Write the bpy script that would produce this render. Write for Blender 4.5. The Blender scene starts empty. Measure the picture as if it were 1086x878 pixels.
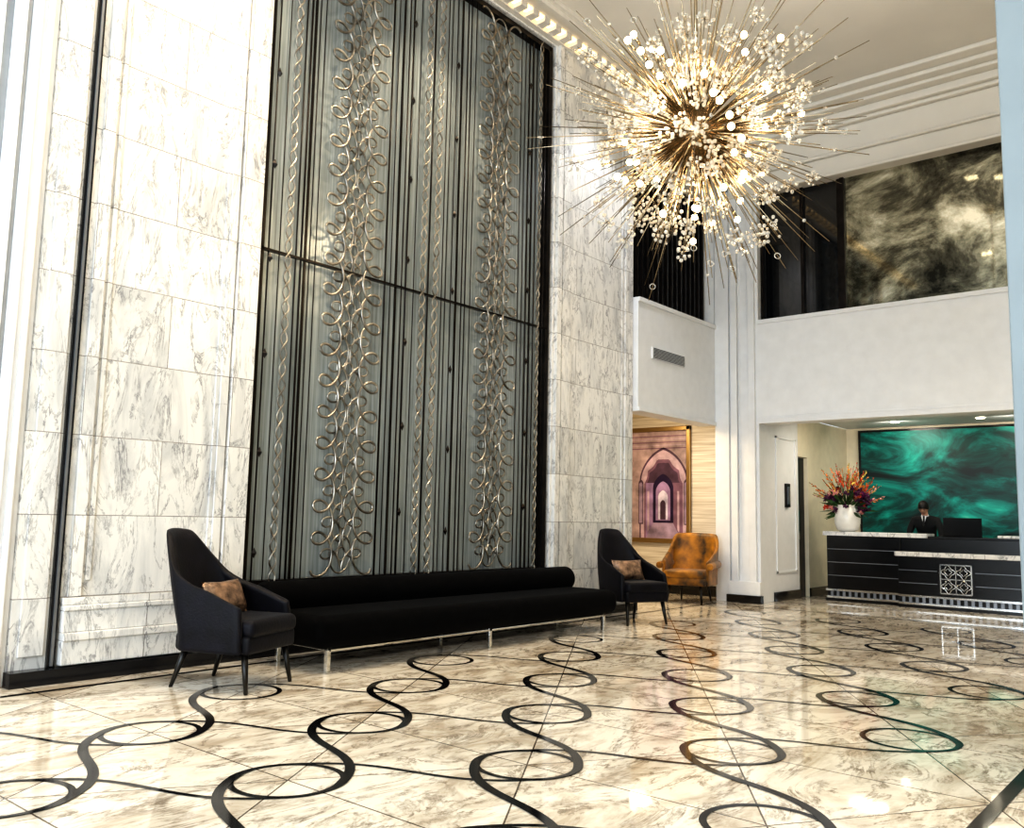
import bpy, bmesh, math, random
from mathutils import Vector, Matrix
random.seed(7)
S = bpy.context.scene
COL = S.collection
pi = math.pi

# ------------------------------------------------------------------ materials
def new_mat(name):
    m = bpy.data.materials.new(name); m.use_nodes = True
    nt = m.node_tree
    b = nt.nodes['Principled BSDF']
    return m, nt, b
def N(nt, t, **kw):
    n = nt.nodes.new(t)
    for k, v in kw.items(): setattr(n, k, v)
    return n
def rgba(c): return (c[0], c[1], c[2], 1)
def plain(name, col, rough=0.5, metal=0.0, var=0.08, scale=6, spec=0.5, sheen=0, bump=0, coat=0, trans=0, bscale=None):
    m, nt, b = new_mat(name)
    tc = N(nt, 'ShaderNodeTexCoord')
    no = N(nt, 'ShaderNodeTexNoise'); no.inputs['Scale'].default_value = scale; no.inputs['Detail'].default_value = 6
    nt.links.new(tc.outputs['Object'], no.inputs['Vector'])
    r = N(nt, 'ShaderNodeValToRGB')
    r.color_ramp.elements[0].position = .3; r.color_ramp.elements[1].position = .7
    r.color_ramp.elements[0].color = rgba([max(0, c*(1-var)) for c in col])
    r.color_ramp.elements[1].color = rgba([min(1, c*(1+var)) for c in col])
    nt.links.new(no.outputs['Fac'], r.inputs['Fac'])
    nt.links.new(r.outputs['Color'], b.inputs['Base Color'])
    b.inputs['Roughness'].default_value = rough; b.inputs['Metallic'].default_value = metal
    b.inputs['Specular IOR Level'].default_value = spec
    b.inputs['Sheen Weight'].default_value = sheen
    b.inputs['Coat Weight'].default_value = coat
    b.inputs['Transmission Weight'].default_value = trans
    if bump:
        bp = N(nt, 'ShaderNodeBump'); bp.inputs['Strength'].default_value = bump; bp.inputs['Distance'].default_value = .01
        n2 = N(nt, 'ShaderNodeTexNoise'); n2.inputs['Scale'].default_value = bscale or scale*6
        nt.links.new(tc.outputs['Object'], n2.inputs['Vector'])
        nt.links.new(n2.outputs['Fac'], bp.inputs['Height']); nt.links.new(bp.outputs['Normal'], b.inputs['Normal'])
    return m
def emis(name, col, st):
    m, nt, b = new_mat(name)
    b.inputs['Base Color'].default_value = rgba(col)
    b.inputs['Emission Color'].default_value = rgba(col); b.inputs['Emission Strength'].default_value = st
    return m
def mth(nt, op, a, b=None, c=None):
    n = N(nt, 'ShaderNodeMath', operation=op)
    for i, v in enumerate((a, b, c)):
        if v is None: continue
        if isinstance(v, (int, float)): n.inputs[i].default_value = v
        else: nt.links.new(v, n.inputs[i])
    return n.outputs[0]
def mixc(nt, fac, a, b, mode='MIX'):
    n = N(nt, 'ShaderNodeMix', data_type='RGBA', blend_type=mode)
    if isinstance(fac, (int, float)): n.inputs[0].default_value = fac
    else: nt.links.new(fac, n.inputs[0])
    for i, v in ((6, a), (7, b)):
        if isinstance(v, tuple): n.inputs[i].default_value = rgba(v)
        else: nt.links.new(v, n.inputs[i])
    return n.outputs[2]
def ramp(nt, fac, stops):
    r = N(nt, 'ShaderNodeValToRGB')
    els = r.color_ramp.elements
    while len(els) < len(stops): els.new(.5)
    for e, (p, c) in zip(els, stops):
        e.position = p; e.color = rgba(c)
    nt.links.new(fac, r.inputs['Fac'])
    return r.outputs['Color']
def noise(nt, vec, scale, detail=8, dist=0, rough=.6, mapping=None):
    if mapping:
        mp = N(nt, 'ShaderNodeMapping'); mp.inputs['Rotation'].default_value = mapping[0]; mp.inputs['Scale'].default_value = mapping[1]
        nt.links.new(vec, mp.inputs['Vector']); vec = mp.outputs['Vector']
    n = N(nt, 'ShaderNodeTexNoise')
    n.inputs['Scale'].default_value = scale; n.inputs['Detail'].default_value = detail
    n.inputs['Distortion'].default_value = dist; n.inputs['Roughness'].default_value = rough
    nt.links.new(vec, n.inputs['Vector'])
    return n.outputs['Fac']
def marble(name, base, dark, vein, rough=.18, kind='wall', tw=1.3, th=.62):
    m, nt, b = new_mat(name)
    tc = N(nt, 'ShaderNodeTexCoord'); vec = tc.outputs['Object']
    sep = N(nt, 'ShaderNodeSeparateXYZ'); nt.links.new(vec, sep.inputs[0])
    if kind == 'wall':
        cmb = N(nt, 'ShaderNodeCombineXYZ')
        nt.links.new(mth(nt, 'ADD', sep.outputs['Y'], sep.outputs['X']), cmb.inputs[0]); nt.links.new(sep.outputs['Z'], cmb.inputs[1])
        br = N(nt, 'ShaderNodeTexBrick'); br.offset = .5
        br.inputs['Scale'].default_value = 1; br.inputs['Brick Width'].default_value = tw; br.inputs['Row Height'].default_value = th
        br.inputs['Mortar Size'].default_value = .0035; br.inputs['Mortar Smooth'].default_value = 0
        br.inputs['Color1'].default_value = (.88, .88, .88, 1); br.inputs['Color2'].default_value = (1, 1, 1, 1)
        br.inputs['Mortar'].default_value = (.45, .43, .41, 1)
        nt.links.new(cmb.outputs[0], br.inputs['Vector'])
        tile = br.outputs['Color']
        sh = N(nt, 'ShaderNodeVectorMath', operation='MULTIPLY_ADD')
        nt.links.new(tile, sh.inputs[0]); sh.inputs[1].default_value = (9, 9, 9); nt.links.new(vec, sh.inputs[2])
        vv = sh.outputs[0]
    else:
        xs = mth(nt, 'MULTIPLY', mth(nt, 'ADD', sep.outputs['X'], 3.68), 1/1.33)
        ys = mth(nt, 'MULTIPLY', mth(nt, 'ADD', sep.outputs['Y'], -4.78), 1/2.06)
        def line(v, w):
            f = mth(nt, 'FRACT', mth(nt, 'ADD', v, 100.0))
            d = mth(nt, 'MINIMUM', f, mth(nt, 'SUBTRACT', 1, f))
            return mth(nt, 'LESS_THAN', d, w)
        l1 = line(mth(nt, 'ADD', xs, ys), .0040); l2 = line(mth(nt, 'SUBTRACT', xs, ys), .0040)
        l3 = line(mth(nt, 'MULTIPLY', ys, 2.0), .0046)
        l = mth(nt, 'MAXIMUM', mth(nt, 'MAXIMUM', l1, l2), l3)
        tile = mixc(nt, l, (1, 1, 1), (.22, .19, .17))
        fl = mth(nt, 'FLOOR', mth(nt, 'ADD', mth(nt, 'ADD', xs, ys), 100)); fl2 = mth(nt, 'FLOOR', mth(nt, 'ADD', mth(nt, 'SUBTRACT', xs, ys), 100))
        cmb = N(nt, 'ShaderNodeCombineXYZ'); nt.links.new(fl, cmb.inputs[0]); nt.links.new(fl2, cmb.inputs[1])
        sh = N(nt, 'ShaderNodeVectorMath', operation='MULTIPLY_ADD')
        nt.links.new(cmb.outputs[0], sh.inputs[0]); sh.inputs[1].default_value = (3.3, 5.7, 2); nt.links.new(vec, sh.inputs[2])
        vv = sh.outputs[0]
    mpg = ((.5, .6, .7), (1, 1.8, .55)) if kind == 'wall' else ((0, 0, .9), (1.7, .8, 1))
    cloud = noise(nt, vv, 1.6, 10, .8, .65, mpg)
    c0 = ramp(nt, cloud, [(.36, dark), (.54, base), (1, base)])
    v1 = noise(nt, vv, 2.3 if kind == 'wall' else 1.7, 12, 1.6, .68, mpg)
    a1 = mth(nt, 'ABSOLUTE', mth(nt, 'SUBTRACT', v1, .5))
    f1 = mth(nt, 'SUBTRACT', 1, mth(nt, 'MULTIPLY', a1, 34 if kind == 'wall' else 20)); f1 = mth(nt, 'MAXIMUM', f1, 0)
    v2 = noise(nt, vv, 5, 10, 1.0, .7, mpg)
    k2 = mth(nt, 'MAXIMUM', mth(nt, 'MULTIPLY', mth(nt, 'SUBTRACT', v2, .38), 4.0), 0)
    f1 = mth(nt, 'MULTIPLY', f1, k2); f1 = mth(nt, 'MINIMUM', f1, .8)
    c1 = mixc(nt, f1, c0, vein)
    c2 = mixc(nt, 1.0, c1, tile, 'MULTIPLY')
    nt.links.new(c2, b.inputs['Base Color'])
    b.inputs['Roughness'].default_value = rough
    if kind != 'wall': b.inputs['Specular IOR Level'].default_value = .75
    return m

M = {}
M['marble'] = marble('wall_marble', (.82, .81, .79), (.60, .605, .61), (.20, .20, .22))
M['floor'] = marble('floor_marble', (.83, .78, .69), (.50, .43, .34), (.18, .135, .09), rough=.05, kind='floor')
M['inlay'] = plain('black_inlay', (.006, .006, .007), .09, var=.4)
M['white'] = plain('white_paint', (.76, .77, .79), .45, var=.03)
M['ceil'] = plain('ceiling_paint', (.70, .67, .62), .6, var=.04, scale=1)
M['cream'] = plain('cream_paint', (.74, .68, .54), .5, var=.05)
M['black'] = plain('black_stone', (.010, .010, .012), .15, var=.3)
M['velvet'] = plain('black_velvet', (.0016, .0016, .002), .8, var=.5, sheen=.015, bump=.3, scale=12, spec=.08)
M['chairf'] = plain('charcoal_velvet', (.0035, .0032, .007), .55, var=.5, sheen=.05, bump=.25, scale=10, spec=.25)
M['chrome'] = plain('chrome', (.75, .75, .74), .12, metal=1)
M['brass'] = plain('steel_brass', (.46, .38, .27), .22, metal=1)
M['bronze'] = plain('silver_bronze_metal', (.36, .335, .30), .28, metal=1, var=.6, scale=7)
M['dark'] = plain('dark_bronze', (.022, .018, .016), .3, metal=.7, var=.4)
M['crystal'] = plain('crystal', (.84, .80, .73), .03, spec=1.0, trans=.4, var=.2, scale=30)
M['bulb'] = emis('bulb_glow', (1, .76, .44), 16)
M['lamp'] = emis('downlight_glow', (1, .88, .68), 8)
M['cove'] = emis('cove_glow', (1, .72, .36), 2.5)
M['legs'] = plain('ebony_wood', (.006, .005, .004), .3)
M['skin'] = plain('skin', (.50, .29, .20), .5, var=.05)
M['suit'] = plain('suit_cloth', (.006, .007, .009), .8)
M['shirt'] = plain('shirt_cloth', (.7, .7, .73), .7)
M['hair'] = plain('hair', (.005, .004, .004), .5)
M['lip'] = plain('lips', (.35, .13, .11), .5)
M['eye'] = plain('eye_dark', (.02, .015, .01), .2)
M['ceramic'] = plain('white_ceramic', (.82, .80, .76), .25)
M['glass'] = plain('dark_glass', (.006, .007, .009), .04, spec=.8)
M['grey'] = plain('grey_metal', (.26, .27, .29), .35, metal=.6)
M['lgrey'] = plain('light_grey_paint', (.36, .37, .38), .4)
M['pillar'] = plain('pale_grey_plaster', (.24, .285, .315), .55, var=.05, scale=2)
M['deskblack'] = plain('black_lacquer', (.004, .004, .005), .18, var=.3)
M['orange'] = plain('amber_velvet', (.27, .115, .004), .5, var=.9, scale=5, sheen=.22, bump=.2)
M['pillow'] = plain('bronze_satin', (.26, .17, .115), .3, var=.75, scale=16, metal=.4, bump=.4)
M['goldf'] = plain('gold_frame', (.36, .25, .12), .35, metal=.9)

def glasspanel():
    m, nt, b = new_mat('screen_backing_silk')
    tc = N(nt, 'ShaderNodeTexCoord'); v = tc.outputs['Object']
    f = noise(nt, v, 3, 4, .2, .5, ((0, 0, 0), (1, 14, .35)))
    c = ramp(nt, f, [(.3, (.26, .295, .31)), (.5, (.37, .415, .43)), (.72, (.50, .555, .575))])
    nt.links.new(c, b.inputs['Base Color']); b.inputs['Roughness'].default_value = .25; b.inputs['Metallic'].default_value = .25
    return m
M['silk'] = glasspanel()
def smoky():
    m, nt, b = new_mat('antique_cloud_mirror')
    tc = N(nt, 'ShaderNodeTexCoord'); v = tc.outputs['Object']
    f = noise(nt, v, .8, 11, .5, .70, ((0, .5, 0), (1, 1, 1.4)))
    c = ramp(nt, f, [(.37, (.02, .020, .016)), (.46, (.13, .125, .095)), (.54, (.42, .41, .32)), (.64, (.90, .88, .76))])
    nt.links.new(c, b.inputs['Base Color'])
    b.inputs['Metallic'].default_value = .8; b.inputs['Roughness'].default_value = .05
    return m
M['smoky'] = smoky()
def greenart():
    m, nt, b = new_mat('emerald_painting')
    tc = N(nt, 'ShaderNodeTexCoord'); v = tc.outputs['Object']
    f = noise(nt, v, .8, 9, 1.0, .62, ((0, .4, 0), (1, 1, 1.9)))
    c = ramp(nt, f, [(.36, (.001, .008, .008)), (.46, (.0, .055, .046)), (.54, (.0, .17, .14)), (.64, (.01, .36, .28)), (.80, (.25, .65, .5))])
    nt.links.new(c, b.inputs['Base Color']); b.inputs['Roughness'].default_value = .4
    nt.links.new(c, b.inputs['Emission Color']); b.inputs['Emission Strength'].default_value = .2
    return m
M['green'] = greenart()
def wallpaper():
    m, nt, b = new_mat('grasscloth_wallpaper')
    tc = N(nt, 'ShaderNodeTexCoord'); v = tc.outputs['Object']
    f = noise(nt, v, 3, 6, 0, .6, ((0, 0, 0), (.3, .3, 14)))
    c = ramp(nt, f, [(.35, (.50, .44, .37)), (.65, (.76, .71, .64))])
    nt.links.new(c, b.inputs['Base Color']); b.inputs['Roughness'].default_value = .6
    return m
M['paper'] = wallpaper()

# ------------------------------------------------------------------ mesh builder
class MB:
    def __init__(s): s.v = []; s.f = []; s.m = []; s.mats = []; s.sm = []
    def mi(s, mat):
        mt = M[mat]
        if mt not in s.mats: s.mats.append(mt)
        return s.mats.index(mt)
    def add(s, vs, fs, mat, smooth=False, T=None):
        o = len(s.v); k = s.mi(mat)
        for p in vs:
            p = Vector(p)
            if T is not None: p = T @ p
            s.v.append(tuple(p))
        for f in fs:
            s.f.append([i+o for i in f]); s.m.append(k); s.sm.append(smooth)
    def box(s, a, b, mat, T=None):
        x0, x1 = sorted((a[0], b[0])); y0, y1 = sorted((a[1], b[1])); z0, z1 = sorted((a[2], b[2]))
        vs = [(x0,y0,z0),(x1,y0,z0),(x1,y1,z0),(x0,y1,z0),(x0,y0,z1),(x1,y0,z1),(x1,y1,z1),(x0,y1,z1)]
        s.add(vs, [(0,3,2,1),(4,5,6,7),(0,1,5,4),(1,2,6,5),(2,3,7,6),(3,0,4,7)], mat, False, T)
    def cone(s, p, q, r0, r1, mat, n=8, smooth=True, T=None):
        p = Vector(p); q = Vector(q); d = (q-p).normalized()
        u = d.orthogonal().normalized(); w = d.cross(u)
        vs = []
        for c, r in ((p, r0), (q, r1)):
            for i in range(n):
                t = 2*pi*i/n; vs.append(c+u*r*math.cos(t)+w*r*math.sin(t))
        fs = [(i, (i+1) % n, n+(i+1) % n, n+i) for i in range(n)]
        fs += [tuple(reversed(range(n))), tuple(range(n, 2*n))]
        s.add(vs, fs, mat, smooth, T)
    def tube(s, pts, r, mat, n=6, closed=False, T=None):
        P = [Vector(p) for p in pts]; L = len(P); vs = []
        for i, p in enumerate(P):
            if closed: d = P[(i+1) % L]-P[i-1]
            else: d = P[min(i+1, L-1)]-P[max(i-1, 0)]
            d.normalize()
            ref = Vector((1, 0, 0)) if abs(d.x) < .9 else Vector((0, 0, 1))
            u = d.cross(ref).normalized(); w = d.cross(u)
            for k in range(n):
                t = 2*pi*k/n; vs.append(p+u*r*math.cos(t)+w*r*math.sin(t))
        fs = []
        for i in range(L if closed else L-1):
            j = (i+1) % L
            for k in range(n):
                k2 = (k+1) % n; fs.append((i*n+k, i*n+k2, j*n+k2, j*n+k))
        s.add(vs, fs, mat, True, T)
    def lathe(s, prof, c, mat, n=24, T=None):
        vs = []; c = Vector(c)
        for r, z in prof:
            for i in range(n):
                t = 2*pi*i/n; vs.append(c+Vector((r*math.cos(t), r*math.sin(t), z)))
        fs = []
        for j in range(len(prof)-1):
            for i in range(n):
                i2 = (i+1) % n; fs.append((j*n+i, j*n+i2, (j+1)*n+i2, (j+1)*n+i))
        fs.append(tuple(reversed(range(n)))); fs.append(tuple(range((len(prof)-1)*n, len(prof)*n)))
        s.add(vs, fs, mat, True, T)
    def ball(s, c, r, mat, n=8, m=6, sc=(1, 1, 1), smooth=True, T=None):
        c = Vector(c); vs = [c+Vector((0, 0, -r*sc[2]))]
        for j in range(1, m):
            a = -pi/2+pi*j/m
            for i in range(n):
                t = 2*pi*i/n
                vs.append(c+Vector((r*sc[0]*math.cos(a)*math.cos(t), r*sc[1]*math.cos(a)*math.sin(t), r*sc[2]*math.sin(a))))
        vs.append(c+Vector((0, 0, r*sc[2]))); fs = []
        for i in range(n): fs.append((0, 1+(i+1) % n, 1+i))
        for j in range(m-2):
            for i in range(n):
                a = 1+j*n+i; b = 1+j*n+(i+1) % n; fs.append((a, b, b+n, a+n))
        t = len(vs)-1; o = 1+(m-2)*n
        for i in range(n): fs.append((o+i, o+(i+1) % n, t))
        s.add(vs, fs, mat, smooth, T)
    def ribbon(s, pts, w, z, mat, closed=False):
        P = [Vector((p[0], p[1])) for p in pts]; L = len(P); vs = []
        for i, p in enumerate(P):
            if closed: d = P[(i+1) % L]-P[i-1]
            else: d = P[min(i+1, L-1)]-P[max(i-1, 0)]
            ww = w(i/(L-1)) if callable(w) else w
            d.normalize(); nn = Vector((-d.y, d.x))*ww/2
            vs += [(p.x+nn.x, p.y+nn.y, z), (p.x-nn.x, p.y-nn.y, z)]
        fs = []
        for i in range(L if closed else L-1):
            j = (i+1) % L; fs.append((2*i, 2*i+1, 2*j+1, 2*j))
        s.add(vs, fs, mat)
    def obj(s, name, parent=None, bevel=0, seg=2, subs=0, loc=None):
        me = bpy.data.meshes.new(name); me.from_pydata(s.v, [], s.f)
        for mt in s.mats: me.materials.append(mt)
        me.polygons.foreach_set('material_index', s.m); me.polygons.foreach_set('use_smooth', s.sm)
        me.update()
        o = bpy.data.objects.new(name, me); COL.objects.link(o)
        if parent: o.parent = parent
        if loc: o.location = loc
        if bevel:
            md = o.modifiers.new('b', 'BEVEL'); md.width = bevel; md.segments = seg; md.limit_method = 'ANGLE'
            if seg > 2:
                for p in me.polygons: p.use_smooth = True
        if subs:
            md = o.modifiers.new('s', 'SUBSURF'); md.levels = subs; md.render_levels = subs
            for p in me.polygons: p.use_smooth = True
        return o
def empty(name, loc=(0, 0, 0), rot=0):
    e = bpy.data.objects.new(name, None); COL.objects.link(e); e.location = loc; e.rotation_euler = (0, 0, rot); e.empty_display_size = .1
    return e

WX = -6.96      # marble face
MX = -6.85      # mezzanine (left) face
FY = 13.45      # reception fascia plane
CZ = 7.9

# ------------------------------------------------------------------ room shell
b = MB(); b.box((-12, -5.2, -.12), (4.7, 17.7, 0), 'floor'); b.obj('floor')
b = MB(); b.box((-7.4, -5.2, CZ), (4.7, 14.1, CZ+.15), 'ceil')
b.obj('ceiling')

b = MB()
b.box((-7.4, -5.2, 0), (-7.15, 10.97, CZ), 'marble')
b.box((-7.15, 2.64, 0), (WX, 4.55, CZ), 'marble')
b.box((-7.15, 9.02, 0), (WX, 10.97, CZ), 'marble')
b.box((-7.15, 4.55, 0), (WX, 9.02, .5), 'marble')
b.box((-7.15, 4.55, 7.72), (WX, 9.02, CZ), 'marble')
b.box((WX, 3.02, .62), (WX+.035, 3.12, CZ-.1), 'marble'); b.box((WX, 3.15, .74), (WX+.018, 3.19, CZ-.1), 'marble')
b.box((WX, 4.16, .62), (WX+.02, 4.20, CZ-.1), 'marble'); b.box((WX, 4.20, .62), (WX+.035, 4.28, CZ-.1), 'marble'); b.box((WX, 4.30, .62), (WX+.05, 4.52, CZ-.1), 'marble')
b.box((WX, 2.70, .2), (WX+.02, 2.88, CZ-.1), 'marble')
b.box((WX, 9.06, .2), (WX+.05, 9.16, CZ-.1), 'marble'); b.box((WX, 9.20, .2), (WX+.035, 9.38, CZ-.1), 'marble'); b.box((WX, 10.75, .2), (WX+.035, 10.95, CZ-.1), 'marble')
b.box((WX, 9.40, .2), (WX+.015, 9.44, CZ-.1), 'marble'); b.box((WX, 10.68, .2), (WX+.015, 10.72, CZ-.1), 'marble')
b.obj('wall_left', bevel=.006)
b = MB()
for z0, z1, d in ((.12, .30, .09), (.30, .36, .11), (.36, .52, .07), (.52, .56, .085), (.56, .62, .05)):
    b.box((WX, 2.98, z0), (WX+d, 9.02, z1), 'marble')
b.obj('trim_2', bevel=.008)
b = MB()
b.box((WX, 2.62, 0), (WX+.12, 10.97, .11), 'black')
b.obj('baseboard_left', bevel=.004)
b = MB(); b.box((WX, 2.905, .11), (WX+.03, 2.965, CZ-.1), 'black'); b.box((WX+.03, 2.925, .12), (WX+.045, 2.945, CZ-.1), 'grey')
b.obj('trim_3')
b = MB()
for y0, y1, d in ((2.44, 2.60, .0), (2.46, 2.50, .03), (2.54, 2.58, .03), (2.60, 2.64, -.03)):
    b.box((-7.15, y0, 0), (WX+d, y1, CZ-.1), 'white')
b.box((-7.1, 2.405, 0), (WX-.03, 2.44, CZ-.1), 'lgrey'); b.box((-7.12, 2.34, 0), (WX-.01, 2.405, CZ-.1), 'white')
b.obj('trim_4', bevel=.006)
b = MB()
b.box((-7.14, 1.2, 0), (-7.08, 2.34, 5.6), 'lgrey'); b.box((-7.08, 1.32, .2), (-7.06, 2.28, 5.4), 'white')
b.box((-7.06, 1.42, .3), (-7.05, 2.18, 5.3), 'lgrey'); b.box((-7.14, 1.2, 5.6), (-7.02, 2.34, 7.7), 'grey')
b.obj('door_2', bevel=.005)

# dentil cornice w/ cove light on the left
b = MB()
b.box((WX, -5, 7.74), (WX+.08, 13.3, CZ), 'ceil')
b.box((WX+.08, -5, 7.84), (WX+.50, 12.9, CZ), 'ceil')
y = 2.0
while y < 12.8:
    b.box((WX+.08, y, 7.76), (WX+.22, y+.12, 7.84), 'ceil'); b.box((WX+.085, y+.12, 7.815), (WX+.20, y+.24, 7.838), 'cove'); y += .24
b.box((WX+.36, -5, 7.78), (WX+.44, 12.9, 7.84), 'ceil')
b.obj('trim_5')
b = MB()
for z0, z1, yy in ((6.75, 6.81, 13.36), (6.81, 7.08, 13.42), (7.08, 7.13, 13.37), (7.13, 7.52, 13.40), (7.52, 7.58, 13.32), (7.58, 7.70, 13.24), (7.70, 7.76, 13.08), (7.76, 7.83, 12.92), (7.83, 7.9, 12.72)):
    b.box((-6.6, yy, z0), (4.5, 13.75, z1), 'ceil')
b.obj('trim_6', bevel=.02)
b = MB()
for z0, z1, xx in ((6.75, 6.86, -6.70), (6.86, 7.10, -6.80), (7.10, 7.36, -6.75), (7.36, 7.74, -6.62)):
    b.box((-7.3, 10.97, z0), (xx, 13.45, z1), 'ceil')
b.obj('trim_7', bevel=.012)

# fascia parapets
Z0, Z1 = 2.88, 4.60
b = MB()
b.box((-6.1, FY, Z0), (4.5, 13.75, Z1), 'white')
b.box((-6.1, FY-.03, Z1-.07), (4.5, FY, Z1), 'white'); b.box((-6.1, FY-.03, Z0), (4.5, FY, Z0+.07), 'white'); b.box((-6.1, FY-.015, Z0+.07), (4.5, FY, Z0+.11), 'white')
b.obj('wall_fascia', bevel=.006)
b = MB()
b.box((-7.15, 10.97, Z0), (MX, FY, Z1), 'white')
b.box((MX, 10.97, Z1-.07), (MX+.03, FY, Z1), 'white'); b.box((MX, 10.97, Z0), (MX+.03, FY, Z0+.06), 'white')
b.obj('wall_balcony', bevel=.006)
b = MB()
b.box((MX, 11.35, 3.72), (MX+.02, 12.35, 3.90), 'white')
for i in range(8): b.box((MX+.02, 11.38, 3.735+i*.02), (MX+.03, 12.32, 3.742+i*.02), 'glass')
b.obj('air_vent_grille')
# corner pilaster
b = MB()
b.box((-6.6, FY, 0), (-6.09, 13.95, 6.9), 'white')
b.box((-6.56, FY-.06, .0), (-6.45, FY, 6.75), 'white'); b.box((-6.25, FY-.06, 0), (-6.14, FY, 6.75), 'white')
b.box((-6.44, FY-.02, .5), (-6.42, FY, 6.6), 'white'); b.box((-6.28, FY-.02, .5), (-6.26, FY, 6.6), 'white')
b.box((-6.62, FY-.08, .12), (-6.07, FY, .34), 'white')
b.box((-6.85, 13.40, 0), (-6.6, 13.95, 6.9), 'white')
b.obj('corner_column', bevel=.006)
b = MB(); b.box((-7.4, 13.41, 3.3), (-6.86, 13.95, CZ), 'white'); b.obj('wall_return')
b = MB(); b.box((-6.64, FY-.10, 0), (-6.05, FY+.0, .12), 'black'); b.obj('baseboard_column')

# upper dark glazing + mirrors
b = MB()
b.box((-7.2, 10.97, Z1), (-7.05, 13.4, 6.75), 'glass')
for i in range(16):
    y = 11.05+i*.15; b.box((-7.05, y, Z1), (-7.02, y+.035, 6.75), 'dark')
b.obj('window_1')
b = MB()
b.box((-6.1, 13.62, Z1), (-4.75, 13.68, 6.75), 'glass')
for x in (-6.1, -5.4, -4.80): b.box((x, 13.57, Z1), (x+.05, 13.62, 6.75), 'dark')
b.obj('window_2')
b = MB()
b.box((-4.68, 13.60, Z1), (4.5, 13.66, 6.75), 'smoky')
b.box((-4.74, 13.54, Z1), (-4.68, 13.66, 6.75), 'dark')
for x in (-1.9, .9): b.box((x, 13.595, Z1), (x+.008, 13.60, 6.75), 'dark')
b.obj('cloud_mirror_panel')
b = MB(); b.box((-7.4, 13.96, Z1), (4.5, 14.1, CZ), 'white'); b.obj('wall_upper')

# nook under left mezzanine
b = MB(); b.box((-11, 14.0, 0), (-6.27, 14.15, 3.4), 'paper'); b.obj('wall_nook')
b = MB(); b.box((-11.1, 10.7, 0), (-11, 14.15, 3.4), 'cream'); b.obj('wall_nook_side')
b = MB(); b.box((-11, 10.82, 0), (-7.4, 10.97, 3.4), 'cream'); b.obj('wall_nook_near')
b = MB(); b.box((-11, 10.97, 3.18), (-7.15, 14.0, 3.3), 'cream'); b.box((-7.15, 13.45, 3.18), (-6.6, 14.0, 3.3), 'cream'); b.obj('ceiling_nook')
b = MB(); b.box((-11, 13.95, 0), (-6.85, 14.0, .18), 'black'); b.obj('baseboard_nook')
# reception alcove
b = MB()
b.box((-6.25, 13.96, 0), (-6.1, 15.05, 3.15), 'white'); b.box((-6.25, 15.48, 0), (-6.1, 17.5, 3.15), 'cream'); b.box((-6.25, 15.05, 2.45), (-6.1, 15.48, 3.15), 'cream')
for (y0, y1, z0, z1) in ((14.08, 14.92, .45, .49), (14.08, 14.92, 2.7, 2.74), (14.08, 14.12, .45, 2.74), (14.88, 14.92, .45, 2.74)):
    b.box((-6.1, y0, z0), (-6.08, y1, z1), 'white')
b.obj('wall_flank', bevel=.004)
b = MB(); b.box((-6.22, 15.06, 0), (-6.17, 15.47, 2.44), 'dark'); b.box((-6.17, 15.12, 1.0), (-6.13, 15.15, 1.5), 'chrome'); b.obj('door_1')
b = MB(); b.box((-6.1, 14.45, 1.55), (-6.06, 14.6, 1.95), 'dark'); b.box((-6.06, 14.48, 1.6), (-6.05, 14.57, 1.9), 'grey'); b.obj('wall_sign_plate')
b = MB(); b.box((-6.1, 13.95, 0), (-6.07, 15.05, .15), 'black'); b.box((-6.1, 15.48, 0), (-6.07, 17.5, .15), 'black'); b.obj('baseboard_reception')
b = MB(); b.box((-6.25, 17.5, 0), (4.5, 17.65, 3.3), 'cream'); b.obj('wall_far')
b = MB(); b.box((-6.09, 13.75, 3.15), (4.5, 17.5, 3.3), 'white'); b.obj('ceiling_reception')
b = MB(); b.box((-5.80, 17.42, 1.1), (-1.6, 17.49, 3.06), 'green'); b.box((-5.84, 17.41, 1.06), (-5.80, 17.49, 3.1), 'black'); b.box((-5.80, 17.41, 3.06), (-1.6, 17.49, 3.1), 'black')
b.obj('green_abstract_painting')

# right and back walls (entrance side, behind viewer) with tall windows
b = MB(); b.box((4.5, -5.2, 0), (4.7, 17.65, CZ), 'cream'); b.obj('wall_right')
b = MB()
b.box((-7.4, -5.2, 0), (4.7, -5, .6), 'white'); b.box((-7.4, -5.2, 6.6), (4.7, -5, CZ), 'white')
xs = [-7.4, -6.4, -3.4, -2.6, .4, 1.2, 4.2, 4.7]
for i in range(0, 8, 2): b.box((xs[i], -5.2, .6), (xs[i+1], -5, 6.6), 'white')
b.obj('wall_back')
for k, (x0, x1) in enumerate(((-6.4, -3.4), (-2.6, .4), (1.2, 4.2))):
    b = MB()
    for x in (x0, (x0+x1)/2-.03, x1-.06): b.box((x, -5.14, .6), (x+.06, -5.06, 6.6), 'dark')
    for z in (.6, 2.6, 4.6, 6.54): b.box((x0, -5.14, z), (x1, -5.06, z+.06), 'dark')
    b.obj('window_%d' % (k+3))

# near right pillar
b = MB()
px, py = -.98, 5.42
b.box((px, py, 0), (px+.9, py+.9, CZ), 'pillar')
b.box((px-.012, py-.012, 0), (px+.912, py+.912, .25), 'pillar')
b.obj('square_pillar', bevel=.01)

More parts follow.
